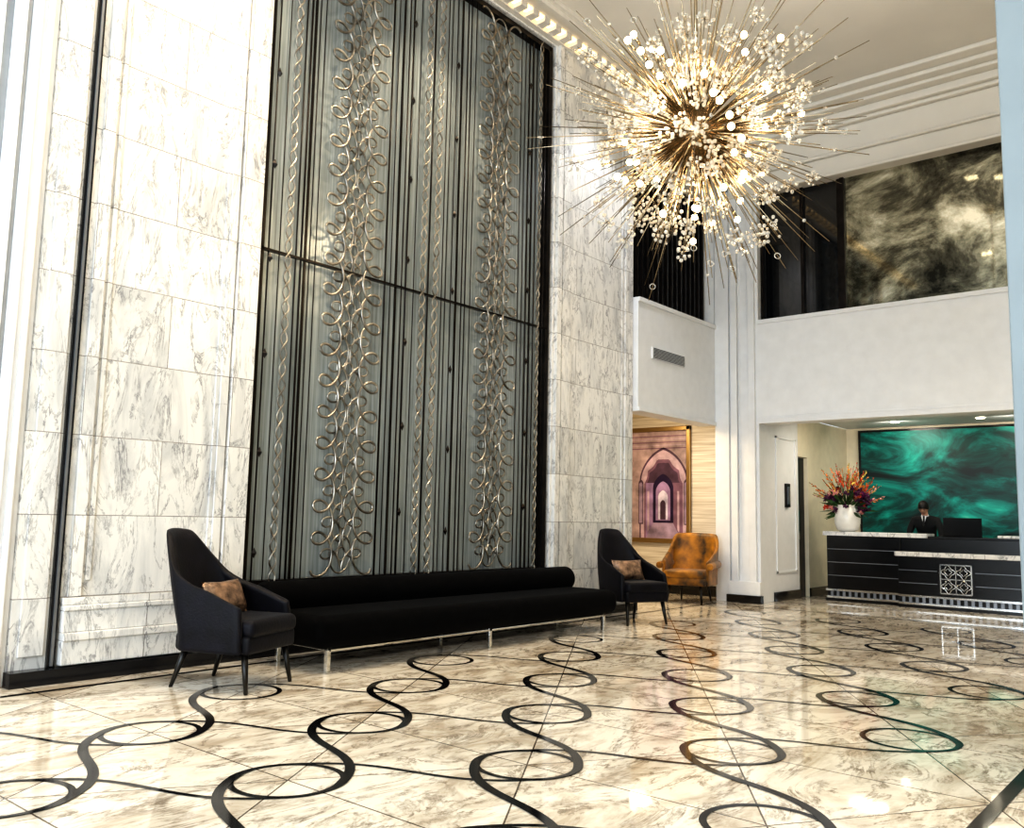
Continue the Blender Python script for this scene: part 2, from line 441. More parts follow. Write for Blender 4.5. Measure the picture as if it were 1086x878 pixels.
# ------------------------------------------------------------------ floor inlay
b = MB(); R0 = .27; z = .003
U = Vector((-.665, 1.03)); L = U.length; Uh = U/L
def cen(m, n): return Vector((-3.68+1.33*m+(.665 if n % 2 else 0), 4.78+1.03*n))
def ok(c): return -5.9 < c.x < -1.5 and -1.5 < c.y < 12.6
for n in range(-7, 9):
    for m in range(-4, 4):
        c = cen(m, n)
        if not ok(c): continue
        b.ribbon([c+Vector((math.cos(t), math.sin(t)))*R0 for t in [2*pi*i/40 for i in range(40)]], .034, z, 'inlay', True)
        for sg in (1, -1):
            uh = Vector((Uh.x*sg, Uh.y)); nr = Vector((uh.y, -uh.x))*sg
            c2 = c+uh*L
            if not ok(c2): continue
            p0 = c+nr*R0; p3 = c2-nr*R0; k = .62
            p1 = p0+uh*k; p2 = p3-uh*k; pts = []
            a0 = math.atan2(nr.y, nr.x); st = -1 if sg == 1 else 1
            for i in range(8, 0, -1):
                t = a0+st*(i/8)*1.3
                pts.append(c+Vector((math.cos(t), math.sin(t)))*R0)
            for i in range(25):
                t = i/24; pts.append(p0*(1-t)**3+p1*3*t*(1-t)**2+p2*3*t*t*(1-t)+p3*t**3)
            a1 = math.atan2(-nr.y, -nr.x)
            for i in range(1, 9):
                t = a1-sg*(i/8)*1.3
                pts.append(c2+Vector((math.cos(t), math.sin(t)))*R0)
            wd = .052 if sg == 1 else .028
            b.ribbon(pts, (lambda q, wd=wd: .012+(wd-.012)*min(1, 5*min(q, 1-q))), z+.0006*(2 if sg == 1 else 1), 'inlay')
# borders
b.ribbon([(-1.0, -3), (-1.0, 12.9)], .07, z, 'inlay')
b.ribbon([(-6.3, 12.9), (-1.0, 12.9)], .05, z, 'inlay')
b.ribbon([(-6.62, -3), (-6.62, 12.9)], .05, z, 'inlay')
b.obj('floor_inlay_pattern')

# ------------------------------------------------------------------ ornamental screen
scr = empty('ornamental_metal_screen', (0, 0, 0))
b = MB()
YA, YB, ZA, ZB = 4.57, 8.93, .62, 7.68
b.box((-7.13, YA, ZA), (-7.09, YB, ZB), 'silk'); b.obj('backing', scr)
b = MB()
for (y0, y1, z0, z1) in ((YA, YA+.03, ZA, ZB), (YB-.03, YB+.04, ZA, ZB), (YA, YB, ZA, ZA+.05), (YA, YB, ZB-.07, ZB)):
    b.box((-7.09, y0, z0), (-6.98, y1, z1), 'dark')
b.box((-7.03, YA, 3.750), (-6.98, YB, 3.770), 'dark')
b.obj('frame', scr)
b = MB(); XR = -7.0
for y in (4.66, 4.78, 4.97, 5.03, 5.13, 5.20, 6.12, 6.20, 6.36, 6.42, 6.54, 6.76, 6.98, 7.04, 7.13, 7.31, 7.37, 7.46, 8.34, 8.42, 8.50, 8.66, 8.80, 8.85):
    r = random.choice((.006, .008, .011))
    b.cone((XR, y, ZA), (XR, y, ZB), r, r, 'dark', 6)
for y in (5.08, 6.28, 7.22, 8.585):
    b.box((XR-.01, y-.014, ZA), (XR, y+.014, ZB), 'dark')
for y, ph in ((4.66, 0), (6.42, .4), (7.13, .2), (8.50, .5)):
    zz = ZA+.3+ph
    while zz < ZB:
        b.add([(XR+.03, y, zz-.05), (XR+.03, y+.03, zz), (XR+.03, y, zz+.05), (XR+.03, y-.03, zz), (XR+.055, y, zz), (XR, y, zz)],
              [(0, 1, 4), (1, 2, 4), (2, 3, 4), (3, 0, 4), (1, 0, 5), (2, 1, 5), (3, 2, 5), (0, 3, 5)], 'dark'); zz += .92
b.obj('rods', scr)
b = MB()
for c, A, P in ((4.87, .035, .15), (6.66, .040, .15), (6.86, .040, .15), (8.73, .028, .13)):
    for sg in (1, -1):
        n = int((ZB-ZA)/P*10)
        b.tube([(XR+.02+.008*sg*math.cos(2*pi*i/20), c+sg*A*math.sin(2*pi*i/20), ZA+i*P/10*1.0) for i in range(n)], .009, 'bronze', 5)
b.obj('chains', scr)
b = MB(); P = .31
def loopcol(c, w):
    n = int((ZB-ZA-.1)/P)
    for side in (1, -1):
        for (off, A, B, ph, r, dx) in ((w*.70, .125, .125, 0, .0140, .03), (w*.36, .12, .115, pi, .011, .012)):
            pts = []
            for i in range(n*24):
                t = 2*pi*i/24
                yy = c+side*(off+A*math.cos(t+ph)); zz = ZA+.12+P*i/24-B*math.sin(t+ph)
                pts.append((XR+dx+.01*math.sin(t), yy, min(max(zz, ZA+.02), ZB-.03)))
            b.tube(pts, r, 'bronze', 5)
    for k in range(n):
        zc = ZA+.12+P*(k+.5)
        b.tube([(XR+.02, c+.05*math.cos(2*pi*i/16), zc+.065*math.sin(2*pi*i/16)) for i in range(16)], .009, 'bronze', 5, True)
        # interlocking oval links
        b.tube([(XR+.0+.01*math.sin(2*pi*i/24), c+.135*math.cos(2*pi*i/24), zc+.19*math.sin(2*pi*i/24)) for i in range(24)] if .2 < zc-ZA < ZB-ZA-.25 else
               [(XR, c+.1*math.cos(2*pi*i/24), zc+.10*math.sin(2*pi*i/24)) for i in range(24)], .010, 'bronze', 5, True)
loopcol(5.67, .36); loopcol(7.90, .36)
b.obj('scroll_loops', scr)

# ------------------------------------------------------------------ chandelier
CH = Vector((-3.86, 7.20, 4.98))
ch = empty('starburst_crystal_chandelier', CH)
b = MB(); b.ball((0, 0, 0), .16, 'brass', 20, 12)
b.cone((0, 0, .1), (0, 0, CZ-CH.z-.03), .018, .018, 'brass', 8); b.lathe([(.12, 0), (.12, .04), (.02, .08)], (0, 0, CZ-CH.z-.08), 'brass')
c = MB(); g = MB(); ND = 420
for i in range(ND):
    zc = 1-2*(i+.5)/ND; ph = i*2.399963
    d = Vector((math.sqrt(1-zc*zc)*math.cos(ph), math.sqrt(1-zc*zc)*math.sin(ph), zc))
    d = (d+Vector([random.uniform(-.08, .08) for _ in range(3)])).normalized()
    u = d.orthogonal().normalized(); w = d.cross(u)
    k = i % 7
    if k in (0, 2, 4):
        r = random.choice((.50, .62, .75, .86, .96, 1.06, 1.20))+random.uniform(-.06, .06)
        b.cone(d*.15, d*(r+.16), .0055, .003, 'brass', 5)
        q = d*r; rr = random.uniform(.055, .085)
        for j in range(11):
            z2 = 1-2*(j+.5)/11; p2 = j*2.4
            e = u*math.sqrt(1-z2*z2)*math.cos(p2)+w*math.sqrt(1-z2*z2)*math.sin(p2)+d*z2
            e = (e+Vector([random.uniform(-.3, .3) for _ in range(3)])).normalized()
            c.ball(q+e*rr, random.uniform(.015, .022), 'crystal', 6, 4, smooth=False)
            b.cone(q, q+e*rr, .0018, .0018, 'brass', 3)
    elif k in (1, 3, 5):
        r = random.uniform(1.15, 1.68)
        b.cone(d*.15, d*r, .0095, .0035, 'brass', 5)
        if random.random() < .35:
            c.tube([d*(r-.14)+(u*math.cos(t)+d*math.sin(t))*.028 for t in [2*pi*s/10 for s in range(10)]], .005, 'crystal', 4, True)
        if random.random() < .3:
            c.ball(d*(r-.3), .018, 'crystal', 6, 4, smooth=False)
    else:
        r = random.uniform(.60, 1.08)
        b.cone(d*.15, d*r, .006, .006, 'brass', 5); b.cone(d*(r-.08), d*r, .014, .016, 'brass', 8)
        g.ball(d*(r+.025), .032, 'bulb', 8, 6)
b.obj('rods_and_core', ch); c.obj('crystal_clusters', ch); g.obj('bulbs', ch)
for k, d in enumerate(Vector(p) for p in ((1, 0, 0), (-1, 0, 0), (0, 1, 0), (0, -1, 0), (0, 0, 1), (0, 0, -1))):
    l = bpy.data.lights.new('chandelier_glow_%d' % k, 'POINT'); l.energy = 17; l.color = (1, .80, .55); l.shadow_soft_size = .12
    o = bpy.data.objects.new('chandelier_glow_%d' % k, l); COL.objects.link(o); o.parent = ch; o.location = d*.6

# ceiling fixtures
b = MB()
def ceilpt(x, y, s=.10, mat='lamp'):
    b.box((x-s-.03, y-s-.03, CZ-.015), (x+s+.03, y+s+.03, CZ-.001), 'white'); b.box((x-s, y-s, CZ-.02), (x+s, y+s, CZ-.015), mat)
for x, y in ((-3.75, 9.35), (-3.3, 9.1), (-1.6, 9.6), (-1.9, 11.0), (-4.6, 4.0), (-2, 3), (-2, 0), (-4.6, 1), (1, 9), (1, 6), (1, 2)):
    ceilpt(x, y)
b.obj('recessed_downlights')
b = MB(); b.lathe([(.13, 0), (.13, .02), (.10, .03)], (-2.75, 10.3, CZ-.03), 'grey'); b.obj('ceiling_speaker')
b = MB()
for x, y in ((-4.9, 14.6), (-3.5, 14.6), (-2.2, 14.6), (-4.9, 16.6), (-3.5, 16.6), (-2.2, 16.6)):
    b.lathe([(.07, 0), (.07, .012)], (x, y, 3.137), 'lamp', 16)
b.obj('reception_downlights')

# ------------------------------------------------------------------ sofa
sf = empty('long_velvet_bench_sofa', (-6.2, 6.68, 0))
b = MB(); b.box((-.40, -2.10, .19), (.36, 2.10, .30), 'velvet'); b.obj('seat_base', sf, .04, 4)
b = MB()
b.box((-.44, -2.18, .20), (.43, 2.18, .465), 'velvet')
b.obj('seat_cushion', sf, .10, 6)
b = MB(); b.cone((-.34, -2.22, .555), (-.34, 2.18, .555), .145, .145, 'velvet', 32); o = b.obj('bolster_back', sf, .05, 5)
b = MB()
for y in (-2.0, .0, 2.0):
    b.box((.30, y-.02, 0), (.34, y+.02, .22), 'chrome'); b.box((-.38, y-.02, 0), (-.34, y+.02, .22), 'chrome'); b.box((-.38, y-.02, .175), (.34, y+.02, .20), 'chrome')
b.box((.30, -2.0, .165), (.34, 2.0, .185), 'chrome')
b.obj('legs', sf, .004)

# ------------------------------------------------------------------ armchairs
def shell(mb, mat, H=1.14, arm=.60, zb=.26, Wd=.36, top=.60, lean=.26, th=.055, flat=.30, curve=1.0):
    ns, nz = 36, 14
    def prof(s):
        a = abs(s)
        if a < .6:
            t = a/.6*pi/2; x = -.20-.17*math.cos(t); y = Wd*math.sin(t)
        else:
            t = (a-.6)/.4; x = -.20+.46*t; y = Wd*(1-.05*t*t)
        return x, (y if s >= 0 else -y)
    def height(s):
        a = abs(s)
        if a < flat: return H-.02*(a/flat)**2
        t = (a-flat)/(1-flat); t2 = t**.85
        return (H-.02)*(1-t2)+arm*t2 - .05*math.sin(pi*t)*curve
    vs = []
    for layer in (0, 1):
        for i in range(ns+1):
            s = -1+2*i/ns; x, y = prof(s)
            h = height(s)
            x1, y1 = prof(min(1, s+.02)); x0, y0 = prof(max(-1, s-.02)); d = Vector((x1-x0, y1-y0)).normalized(); nn = Vector((d.y, -d.x))
            if nn.dot(Vector((.0-x, -y))) < 0: nn = -nn
            for j in range(nz+1):
                tz = j/nz; zz = zb+(h-zb)*tz; q = max(0, (zz-.42)/(H-.42))
                wsc = 1-(1-top)*q**1.5
                xx = x-lean*q*(1 if x < 0 else .4)
                ww = y*wsc
                off = th*layer*(1 if tz < .97 else .6)
                vs.append((xx+nn.x*off, ww+nn.y*off, zz - (.012 if (tz == 1 and layer) else 0)))
    Lr = (ns+1)*(nz+1); id = lambda l, i, j: l*Lr+i*(nz+1)+j
    fs = []
    for i in range(ns):
        for j in range(nz):
            fs.append((id(0, i, j), id(0, i, j+1), id(0, i+1, j+1), id(0, i+1, j)))
            fs.append((id(1, i, j), id(1, i+1, j), id(1, i+1, j+1), id(1, i, j+1)))
        fs.append((id(0, i, nz), id(1, i, nz), id(1, i+1, nz), id(0, i+1, nz)))
        fs.append((id(0, i, 0), id(0, i+1, 0), id(1, i+1, 0), id(1, i, 0)))
    for i in (0, ns):
        for j in range(nz): 
            f = (id(0, i, j), id(1, i, j), id(1, i, j+1), id(0, i, j+1)); fs.append(f if i == 0 else f[::-1])
    mb.add(vs, fs, mat, True)
def pillow(mb, mat, w, h, t, T):
    n = 12; vs = []; fs = []
    for sd in (1, -1):
        for i in range(n+1):
            for j in range(n+1):
                u = -1+2*i/n; v = -1+2*j/n
                pin = 1-.10*(1-abs(u))*(abs(v)**3); pin2 = 1-.10*(1-abs(v))*(abs(u)**3)
                vs.append((sd*t*((1-u**4)*(1-v**4))**.6, u*w/2*pin2, v*h/2*pin))
    K = (n+1)**2
    for i in range(n):
        for j in range(n):
            a = i*(n+1)+j; fs.append((a, a+n+1, a+n+2, a+1)); fs.append((K+a, K+a+1, K+a+n+2, K+a+n+1))
    mb.add(vs, fs, mat, True, T)
def armchair(name, loc, rot, fab, pil, H=1.14, arm=.60, Wd=.36, top=.60, lean=.26, flat=.30, scale=1):
    e = empty(name, loc, rot); e.scale = (scale,)*3
    m = MB(); shell(m, fab, H, arm, .27, Wd, top, lean, flat=flat); m.obj('back_shell', e, subs=1)
    m = MB(); m.box((-.32, -Wd+.06, .27), (.31, Wd-.06, .40), fab); m.obj('seat_base', e, .03, 4)
    m = MB(); m.box((-.30, -Wd+.065, .38), (.33, Wd-.065, .51), fab); m.obj('seat_cushion', e, .05, 5)
    m = MB()
    for sx, sy in ((.24, .25), (.24, -.25), (-.27, .22), (-.27, -.22)):
        m.cone((sx, sy, .29), (sx*1.0+(.05 if sx > 0 else -.10), sy*1.12, 0), .028, .014, 'legs', 10)
    m.obj('legs', e)
    if pil:
        m = MB(); T = Matrix.Translation((-.13, .0, .63)) @ Matrix.Rotation(math.radians(-22), 4, 'Y')
        pillow(m, 'pillow', .44, .26, .07, T); m.obj('pillow', e)
    return e
armchair('wingback_armchair', (-5.93, 3.86, 0), math.radians(22), 'chairf', True, scale=1.02)
armchair('wingback_armchair.001', (-6.08, 9.66, 0), math.radians(-24), 'chairf', True, scale=1.03)
am = armchair('amber_velvet_armchair', (-7.0, 12.78, 0), math.radians(-78), 'orange', False, 1.10, .66, .40, 1.02, .10, flat=.42)
m = MB()
for s in (1, -1):    # rolled wing arms
    m.cone((-.30, s*.385, .60), (.30, s*.41, .575), .062, .055, 'orange', 16)
m.obj('arm_rolls', am, .02, 3)

# ------------------------------------------------------------------ arch photograph
ar = empty('framed_archway_picture', (0, 0, 0))
x0, x1, z0, z1, yy = -8.95, -7.62, .88, 2.98, 14.0
b = MB()
for a, c2 in (((x0, z0), (x0+.08, z1)), ((x1-.08, z0), (x1, z1)), ((x0, z0), (x1, z0+.08)), ((x0, z1-.08), (x1, z1))):
    b.box((a[0], yy-.06, a[1]), (c2[0], yy, c2[1]), 'goldf')
b.obj('frame', ar, .01)
cols = {'p0': (.36, .27, .29), 'p1': (.20, .11, .17), 'p2': (.44, .33, .40), 'p3': (.05, .025, .06), 'p4': (.30, .20, .36), 'p5': (.02, .010, .045), 'p6': (.60, .55, .78), 'p7': (.33, .25, .36), 'p8': (.09, .05, .09)}
for k, v in cols.items(): M[k] = plain('print_'+k, v, .35, var=.5, scale=4)
b = MB(); b.box((x0+.08, yy-.02, z0+.08), (x1-.08, yy, z1-.08), 'p0')
def arch(cx, zb, w, hs, mat, lay, ogee=.25, lobes=0):
    pts = [(cx-w/2, zb), (cx+w/2, zb), (cx+w/2, zb+hs)]
    for i in range(1, 36):
        t = pi*i/36; k = 1-(.10*abs(math.sin(lobes*t)) if lobes else 0)
        pts.append((cx+w/2*k*math.cos(t), zb+hs+w/2*k*math.sin(t)*(1+ogee*(1-abs(math.cos(t))))))
    pts.append((cx-w/2, zb+hs))
    b.add([(p[0], yy-.02-.002*lay, p[1]) for p in pts], [tuple(range(len(pts)))], mat)
def quad(pts, mat, lay): b.add([(p[0], yy-.02-.002*lay, p[1]) for p in pts], [tuple(range(len(pts)))], mat)
cx = -8.18; zb = z0+.08
for k in range(5): quad([(x0+.08, 2.58+.055*k), (x1-.08, 2.58+.055*k), (x1-.08, 2.60+.055*k), (x0+.08, 2.60+.055*k)], ('p1', 'p2')[k % 2], 1)
arch(cx, zb, 1.00, 1.02, 'p8', 1); arch(cx, zb, .94, 1.01, 'p2', 2, lobes=0); arch(cx, zb, .80, .98, 'p1', 3, lobes=5)
arch(cx, zb, .72, .96, 'p8', 4, lobes=5)
quad([(cx-.36, zb), (cx+.36, zb), (cx+.17, zb+.34), (cx-.17, zb+.34)], 'p7', 5)
quad([(cx-.36, zb), (cx-.17, zb+.34), (cx-.17, zb+1.0), (cx-.36, zb+1.0)], 'p4', 5)
quad([(cx+.36, zb), (cx+.36, zb+1.0), (cx+.17, zb+1.0), (cx+.17, zb+.34)], 'p1', 5)
for s in (-1, 1):
    quad([(cx+s*.33, zb+.10), (cx+s*.33, zb+.85), (cx+s*.29, zb+.85), (cx+s*.29, zb+.16)], 'p2', 6)
arch(cx, zb+.28, .42, .62, 'p5', 6); arch(cx, zb+.32, .30, .52, 'p4', 7); arch(cx, zb+.34, .20, .40, 'p6', 8); arch(cx, zb+.34, .11, .28, 'p8', 9)
for s in (-1, 1):
    arch(cx+s*.47, zb+.25, .10, .75, 'p8', 3); arch(cx+s*.47, zb+.27, .07, .70, 'p7', 4)
b.obj('print', ar)

# ------------------------------------------------------------------ reception desk
dk = empty('reception_desk', (0, 0, 0))
X0, X1, YF = -5.62, -1.7, 15.05
b = MB()
b.box((X0, YF, .20), (-4.42, YF+.35, 1.09), 'deskblack')
b.box((-4.42, YF+.02, .20), (X1, YF+.35, 1.09), 'deskblack')
b.box((-4.42, YF-.16, .20), (X1, YF+.02, .80), 'deskblack')
b.box((X0, YF+.35, .20), (X0+.08, YF+.85, 1.09), 'deskblack')
b.obj('body', dk, .006)
b = MB()
for z in (.42, .64, .86): b.box((X0+.01, YF-.004, z), (-4.43, YF, z+.009), 'grey')
for z in (.38, .58): 
    b.box((-4.41, YF-.164, z), (-3.84, YF-.16, z+.008), 'grey'); b.box((-3.30, YF-.164, z), (X1, YF-.16, z+.008), 'grey')
b.obj('grooves', dk)
b = MB()
b.box((X0-.05, YF-.05, 1.09), (-4.0, YF+.40, 1.16), 'marble'); b.box((-4.0, YF-.02, 1.09), (X1, YF+.40, 1.12), 'deskblack')
b.box((-3.0, YF-.05, 1.12), (X1, YF+.36, 1.16), 'marble')
b.box((-4.46, YF-.20, .80), (X1, YF+.02, .87), 'marble')
b.box((X0+.08, YF+.35, .92), (X1, YF+.75, .96), 'deskblack')
b.obj('counter_tops', dk, .006)
b = MB()
b.box((X0-.02, YF-.02, 0), (-4.40, YF+.35, .05), 'deskblack'); b.box((-4.42, YF-.18, 0), (X1, YF+.1, .05), 'deskblack')
b.box((X0-.02, YF-.03, .17), (-4.42, YF+.3, .20), 'chrome'); b.box((-4.42, YF-.19, .17), (X1, YF+.1, .20), 'chrome')
b.box((X0+.0, YF-.02, .05), (-4.42, YF+.3, .08), 'chrome'); b.box((-4.42, YF-.18, .05), (X1, YF+.1, .08), 'chrome')
b.box((X0+.02, YF+.01, .08), (-4.42, YF+.3, .17), 'grey'); b.box((-4.42, YF-.15, .08), (X1, YF+.1, .17), 'grey')
x = X0
while x < X1:
    yf = YF-.005 if x < -4.45 else YF-.165
    b.box((x, yf, .085), (x+.05, yf+.02, .165), 'deskblack'); x += .10
b.obj('plinth', dk)
b = MB(); ex, ez, h = -3.57, .47, .22; ey = YF-.175
for s in (-1, 1):
    b.box((ex+s*h-.010, ey, ez-h), (ex+s*h+.010, ey+.012, ez+h), 'chrome'); b.box((ex-h, ey, ez+s*h-.010), (ex+h, ey+.012, ez+s*h+.010), 'chrome')
b.box((ex-.007, ey, ez-h), (ex+.007, ey+.012, ez+h), 'chrome'); b.box((ex-h, ey, ez-.007), (ex+h, ey+.012, ez+.007), 'chrome')
for sx in (-.11, .11):
    for sz in (-.11, .11):
        for r1, r2 in ((.082, .006), (.045, .005)):
            b.tube([(ex+sx+r1*(1+.22*math.cos(4*t))*math.cos(t), ey+.004, ez+sz+r1*(1+.22*math.cos(4*t))*math.sin(t)) for t in [2*pi*i/28 for i in range(28)]], r2, 'chrome', 5, True)
b.obj('emblem', dk)
mo = empty('computer_monitor', (-3.62, YF+.55, .962), math.radians(-6))
b = MB(); b.box((-.29, -.012, .10), (.29, .02, .46), 'deskblack'); b.box((-.28, .02, .115), (.28, .023, .45), 'glass'); b.box((-.03, .02, 0), (.03, .05, .2), 'grey'); b.box((-.12, -.06, 0), (.12, .1, .015), 'grey')
b.obj('display', mo, .006)

# ------------------------------------------------------------------ flowers
fl = empty('flower_arrangement', (-5.32, YF+.17, 1.16))
b = MB()
b.lathe([(.10, 0), (.17, .03), (.21, .14), (.215, .26), (.19, .38), (.165, .43), (.175, .45), (.155, .45), (.14, .40)], (0, 0, 0), 'ceramic', 28)
b.obj('vase', fl)
for k, v in {'f1': (.60, .06, .02), 'f2': (.65, .20, .04), 'f3': (.16, .02, .12), 'f4': (.65, .28, .26), 'f5': (.025, .07, .015), 'f6': (.06, .008, .05), 'f7': (.65, .48, .12)}.items():
    M[k] = plain('petal_'+k, v, .55, var=.35, scale=14)
b = MB()
def leaf(p, d, ln, wd, mat):
    d = d.normalized(); u = d.orthogonal().normalized(); u = (Matrix.Rotation(random.uniform(0, 6.28), 3, d) @ u); w = d.cross(u)
    p = Vector(p)
    b.add([p, p+d*ln*.45+u*wd, p+d*ln, p+d*ln*.45-u*wd, p+d*ln*.5+w*wd*.5], [(0, 1, 4), (1, 2, 4), (2, 3, 4), (3, 0, 4)], mat, True)
base = Vector((0, 0, .40))
for i in range(50):
    th = random.uniform(0, 2*pi); el = random.uniform(.25, 1.45)
    d = Vector((math.cos(th)*math.cos(el), math.sin(th)*math.cos(el)*.55, math.sin(el))).normalized()
    ln = random.uniform(.50, .70)*(1.0+.22*math.sin(el))
    b.cone(base, base+d*ln, .006, .003, 'f5', 5)
    mt = random.choice(('f1', 'f2', 'f4', 'f1', 'f7', 'f2'))
    for s in range(9):
        q = base+d*ln*(.55+.05*s)
        leaf(q, d+Vector([random.uniform(-.7, .7) for _ in range(3)]), .08-.005*s, .022-.0013*s, mt)
for i in range(60):
    th = random.uniform(0, 2*pi); el = random.uniform(-.30, 1.0)
    d = Vector((math.cos(th)*math.cos(el), math.sin(th)*math.cos(el)*.6, math.sin(el))).normalized()
    q = base+d*random.uniform(.20, .38)+Vector((0, 0, .04)); mt = random.choice(('f3', 'f6', 'f3', 'f6', 'f6', 'f1', 'f4'))
    for s in range(10): leaf(q, Vector([random.uniform(-1, 1) for _ in range(3)]), .07, .026, mt)
for i in range(50):
    th = random.uniform(0, 2*pi); el = random.uniform(-.4, .9)
    d = Vector((math.cos(th)*math.cos(el), math.sin(th)*math.cos(el)*.6, math.sin(el))).normalized()
    leaf(base+d*.15, d, random.uniform(.2, .38), .03, 'f5')
b.obj('flowers', fl)

# ------------------------------------------------------------------ receptionist
def skin(name, vs, es, mat, parent, sub=2, root=0):
    me = bpy.data.meshes.new(name); me.from_pydata([v[:3] for v in vs], es, []); me.materials.append(M[mat])
    o = bpy.data.objects.new(name, me); COL.objects.link(o); o.parent = parent
    md = o.modifiers.new('skin', 'SKIN'); md.use_smooth_shade = True
    for i, v in enumerate(vs):
        sv = me.skin_vertices[0].data[i]; rx = v[3]; ry = v[4] if len(v) > 4 else v[3]; sv.radius = (rx, ry); sv.use_root = (i == root)
    md = o.modifiers.new('sub', 'SUBSURF'); md.levels = sub; md.render_levels = sub
    return o
mn = empty('hotel_receptionist_man', (-4.27, YF+1.02, 0))
vs = [(0, .02, .93, .15, .11), (0, .01, 1.08, .145, .105), (0, -.04, 1.24, .175, .115), (0, -.10, 1.37, .16, .10), (0, -.13, 1.45, .065, .06),
      (.18, -.10, 1.37, .075), (.245, -.12, 1.22, .058), (.26, -.16, 1.10, .050), (.20, -.30, 1.04, .040), (.15, -.38, 1.015, .032),
      (-.18, -.10, 1.37, .075), (-.245, -.12, 1.22, .058), (-.26, -.16, 1.10, .050), (-.20, -.30, 1.04, .040), (-.15, -.38, 1.015, .032),
      (.10, .03, .82, .105), (.11, .02, .50, .070), (.11, .05, .12, .050), (.11, .04, .05, .045), (.12, -.12, .035, .035),
      (-.10, .03, .82, .105), (-.11, .02, .50, .070), (-.11, .05, .12, .050), (-.11, .04, .05, .045), (-.12, -.12, .035, .035)]
es = [(0, 1), (1, 2), (2, 3), (3, 4), (3, 5), (5, 6), (6, 7), (7, 8), (8, 9), (3, 10), (10, 11), (11, 12), (12, 13), (13, 14), (0, 15), (15, 16), (16, 17), (17, 18), (18, 19), (0, 20), (20, 21), (21, 22), (22, 23), (23, 24)]
skin('suited_body', vs, es, 'suit', mn)
for s, nm in ((1, 'left'), (-1, 'right')):
    hv = [(s*.15, -.38, 1.012, .026, .02), (s*.14, -.43, 1.005, .036, .016), (s*.13, -.465, 1.0, .038, .015)]
    he = [(0, 1), (1, 2)]
    for k, (ox, ln) in enumerate(((-.030, .060), (-.010, .072), (.010, .068), (.029, .052))):
        i = len(hv); bx = s*.13+ox
        hv += [(bx, -.485, 1.0, .0095), (bx, -.485-ln*.55, 1.002, .0088), (bx, -.485-ln, .985, .0078)]; he += [(2, i), (i, i+1), (i+1, i+2)]
    i = len(hv); hv += [(s*.13-s*.045, -.43, 1.0, .011), (s*.13-s*.062, -.46, .992, .0095)]; he += [(1, i), (i, i+1)]
    skin('hand_'+nm, hv, he, 'skin', mn, 1)
# head bent forward, looking down at the counter
T = Matrix.Translation((0, -.20, 1.585)) @ Matrix.Rotation(math.radians(36), 4, 'X')
b = MB(); n, m_ = 28, 20; vs = []
for j in range(m_+1):
    a = -pi/2+pi*j/m_
    for i in range(n):
        t = 2*pi*i/n
        x = .076*math.cos(a)*math.cos(t); y = .096*math.cos(a)*math.sin(t); z = .118*math.sin(a)
        if z < 0: k = 1-.35*(-z/.118)**1.5; x *= k; y = y*k-.012*(-z/.118)
        fr = max(0, -math.sin(t)*math.cos(a))
        if fr > .9 and abs(x) < .012 and -.035 < z < .01: y -= .014
        if fr > .7 and .018 < abs(x) < .045 and 0 < z < .022: y += .006
        vs.append((x, y, z))
fs = [(j*n+i, j*n+(i+1) % n, (j+1)*n+(i+1) % n, (j+1)*n+i) for j in range(m_) for i in range(n)]
b.add(vs, fs, 'skin', True, T)
b.add([(0, -.094, .012), (.015, -.094, -.03), (-.015, -.094, -.03), (0, -.120, -.026)], [(0, 3, 1), (0, 2, 3), (1, 3, 2)], 'skin', True, T)
for s in (1, -1):
    b.ball((s*.078, .005, -.005), .022, 'skin', 8, 6, (.45, .8, 1.3), T=T)
    b.ball((s*.030, -.083, .008), .008, 'shirt', 8, 6, (1.3, .7, .5), T=T); b.ball((s*.030, -.088, .007), .006, 'eye', 8, 6, T=T)
    b.ball((s*.031, -.088, .028), .017, 'hair', 8, 6, (1.2, .35, .22), T=T)
b.ball((0, -.090, -.056), .020, 'lip', 8, 6, (1.1, .35, .28), T=T)
b.cone((0, -.10, 1.42), (0, -.165, 1.54), .052, .050, 'skin', 14)
b.obj('head', mn)
b = MB(); vs = []
for j in range(13):
    a0 = -.25+(pi/2+.25)*j/12
    for i in range(n):
        t = 2*pi*i/n
        a2 = a0 + (max(0, -math.sin(t))*.62 - max(0, math.sin(t))*.45)*(1-j/12)
        vs.append((.087*math.cos(a2)*math.cos(t), .108*math.cos(a2)*math.sin(t)+.002, .132*math.sin(a2)+.002))
fs = [(j*n+i, j*n+(i+1) % n, (j+1)*n+(i+1) % n, (j+1)*n+i) for j in range(12) for i in range(n)]
b.add(vs, fs, 'hair', True, T); b.obj('hair', mn)
b = MB()
b.add([(-.045, -.195, 1.455), (.045, -.195, 1.455), (.0, -.225, 1.28)], [(0, 2, 1)], 'shirt'); b.cone((0, -.115, 1.43), (0, -.135, 1.465), .066, .058, 'shirt', 16)
b.add([(-.014, -.20, 1.45), (.014, -.20, 1.45), (.02, -.23, 1.30), (0, -.235, 1.27), (-.02, -.23, 1.30)], [(0, 4, 3, 2, 1)], 'suit')
b.obj('shirt_collar_and_tie', mn)

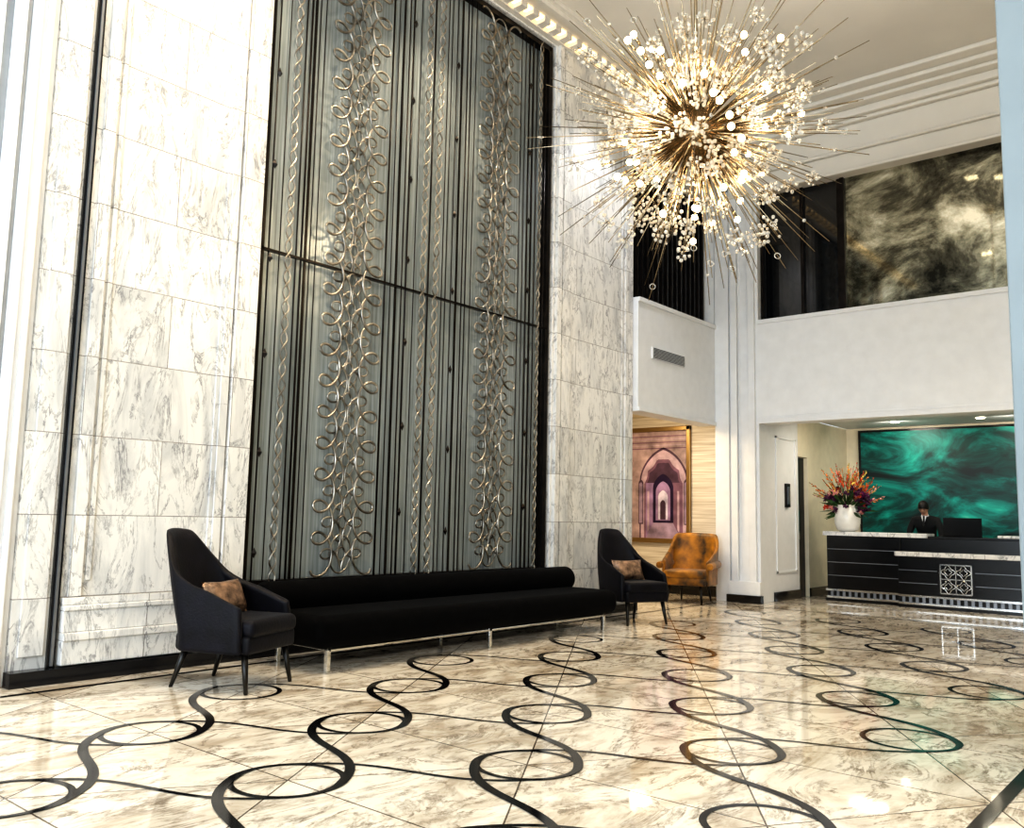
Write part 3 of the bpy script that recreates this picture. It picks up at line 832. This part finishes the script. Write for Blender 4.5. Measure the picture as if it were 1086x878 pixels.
# ------------------------------------------------------------------ lights
def area(name, loc, tgt, sx, sy, e, col):
    l = bpy.data.lights.new(name, 'AREA'); l.shape = 'RECTANGLE'; l.size = sx; l.size_y = sy; l.energy = e; l.color = col
    o = bpy.data.objects.new(name, l); COL.objects.link(o); o.location = loc
    o.rotation_euler = (Vector(tgt)-Vector(loc)).to_track_quat('-Z', 'Y').to_euler(); return o
def spot(name, loc, tgt, e, col, ang=70, blend=.6, r=.08):
    l = bpy.data.lights.new(name, 'SPOT'); l.energy = e; l.color = col; l.spot_size = math.radians(ang); l.spot_blend = blend; l.shadow_soft_size = r
    o = bpy.data.objects.new(name, l); COL.objects.link(o); o.location = loc
    o.rotation_euler = (Vector(tgt)-Vector(loc)).to_track_quat('-Z', 'Y').to_euler(); return o
for k, x in enumerate((-4.9, -1.1, 2.7)):
    area('daylight_window_%d' % k, (x, -4.9, 3.6), (x-.3, 6, 2.6), 2.8, 5.6, 270, (.78, .90, 1.0))
warm = (1, .82, .58)
for k, (x, y) in enumerate(((-3.75, 9.35), (-1.6, 9.6), (-4.6, 4.0), (-2, 3), (-4.6, 1), (1, 6))):
    spot('downlight_%d' % k, (x, y, CZ-.04), (x, y, 0), 300, warm, 95)
for k, (y, t) in enumerate(((2.9, 3.2), (4.2, 4.2), (6.7, 6.7), (9.8, 9.9))):
    spot('wall_washer_%d' % k, (-5.55, y, CZ-.05), (-7.0, t, 3.6), (260, 230, 240, 210)[k], warm if y < 9 else (.9, .93, 1), 75)
area('nook_light', (-8.0, 12.3, 3.1), (-8.0, 12.8, 0), .8, .8, 52, (1, .80, .52))
for k, x in enumerate((-4.9, -3.0)):
    area('reception_light_%d' % k, (x, 14.7, 3.1), (x, 15.4, 0), .5, .5, 22, (1, .9, .74))
    area('painting_light_%d' % k, (x, 16.4, 3.1), (x, 17.6, 1.8), .5, .3, 9, (1, .93, .82))
area('ceiling_bounce_fill', (-2, 6, 6.3), (-2, 6, 9), 5, 8, 85, (1, .92, .82))  # added fill lamp, not a fixture; brightens the ceiling in place of bounced light

w = bpy.data.worlds.new('World'); S.world = w; w.use_nodes = True
nt = w.node_tree; bg = nt.nodes['Background']
bg.inputs['Color'].default_value = (.82, .90, 1, 1); bg.inputs['Strength'].default_value = 1.4

# ------------------------------------------------------------------ camera
cam = bpy.data.cameras.new('camera'); co = bpy.data.objects.new('camera', cam); COL.objects.link(co); S.camera = co
cam.sensor_width = 36; cam.sensor_fit = 'HORIZONTAL'; cam.lens = 930/1086*36; cam.clip_end = 100
psi = math.radians(40.2); th = math.radians(6.65); rl = .021
F = Vector((-math.sin(psi), math.cos(psi), 0)); Rt = Vector((math.cos(psi), math.sin(psi), 0)); Zu = Vector((0, 0, 1))
f3 = F*math.cos(th)+Zu*math.sin(th); u3 = -F*math.sin(th)+Zu*math.cos(th)
cr = (Rt+u3*rl).normalized(); cu = (u3-Rt*rl).normalized()
mt = Matrix((( cr.x, cu.x, -f3.x, 0), (cr.y, cu.y, -f3.y, 0), (cr.z, cu.z, -f3.z, 1.3), (0, 0, 0, 1)))
co.matrix_world = mt
S.view_settings.view_transform = 'Standard'
for lk in ('High Contrast', 'Medium High Contrast', 'None'):
    try:
        S.view_settings.look = lk; print('look', lk); break
    except Exception as e:
        print(e)
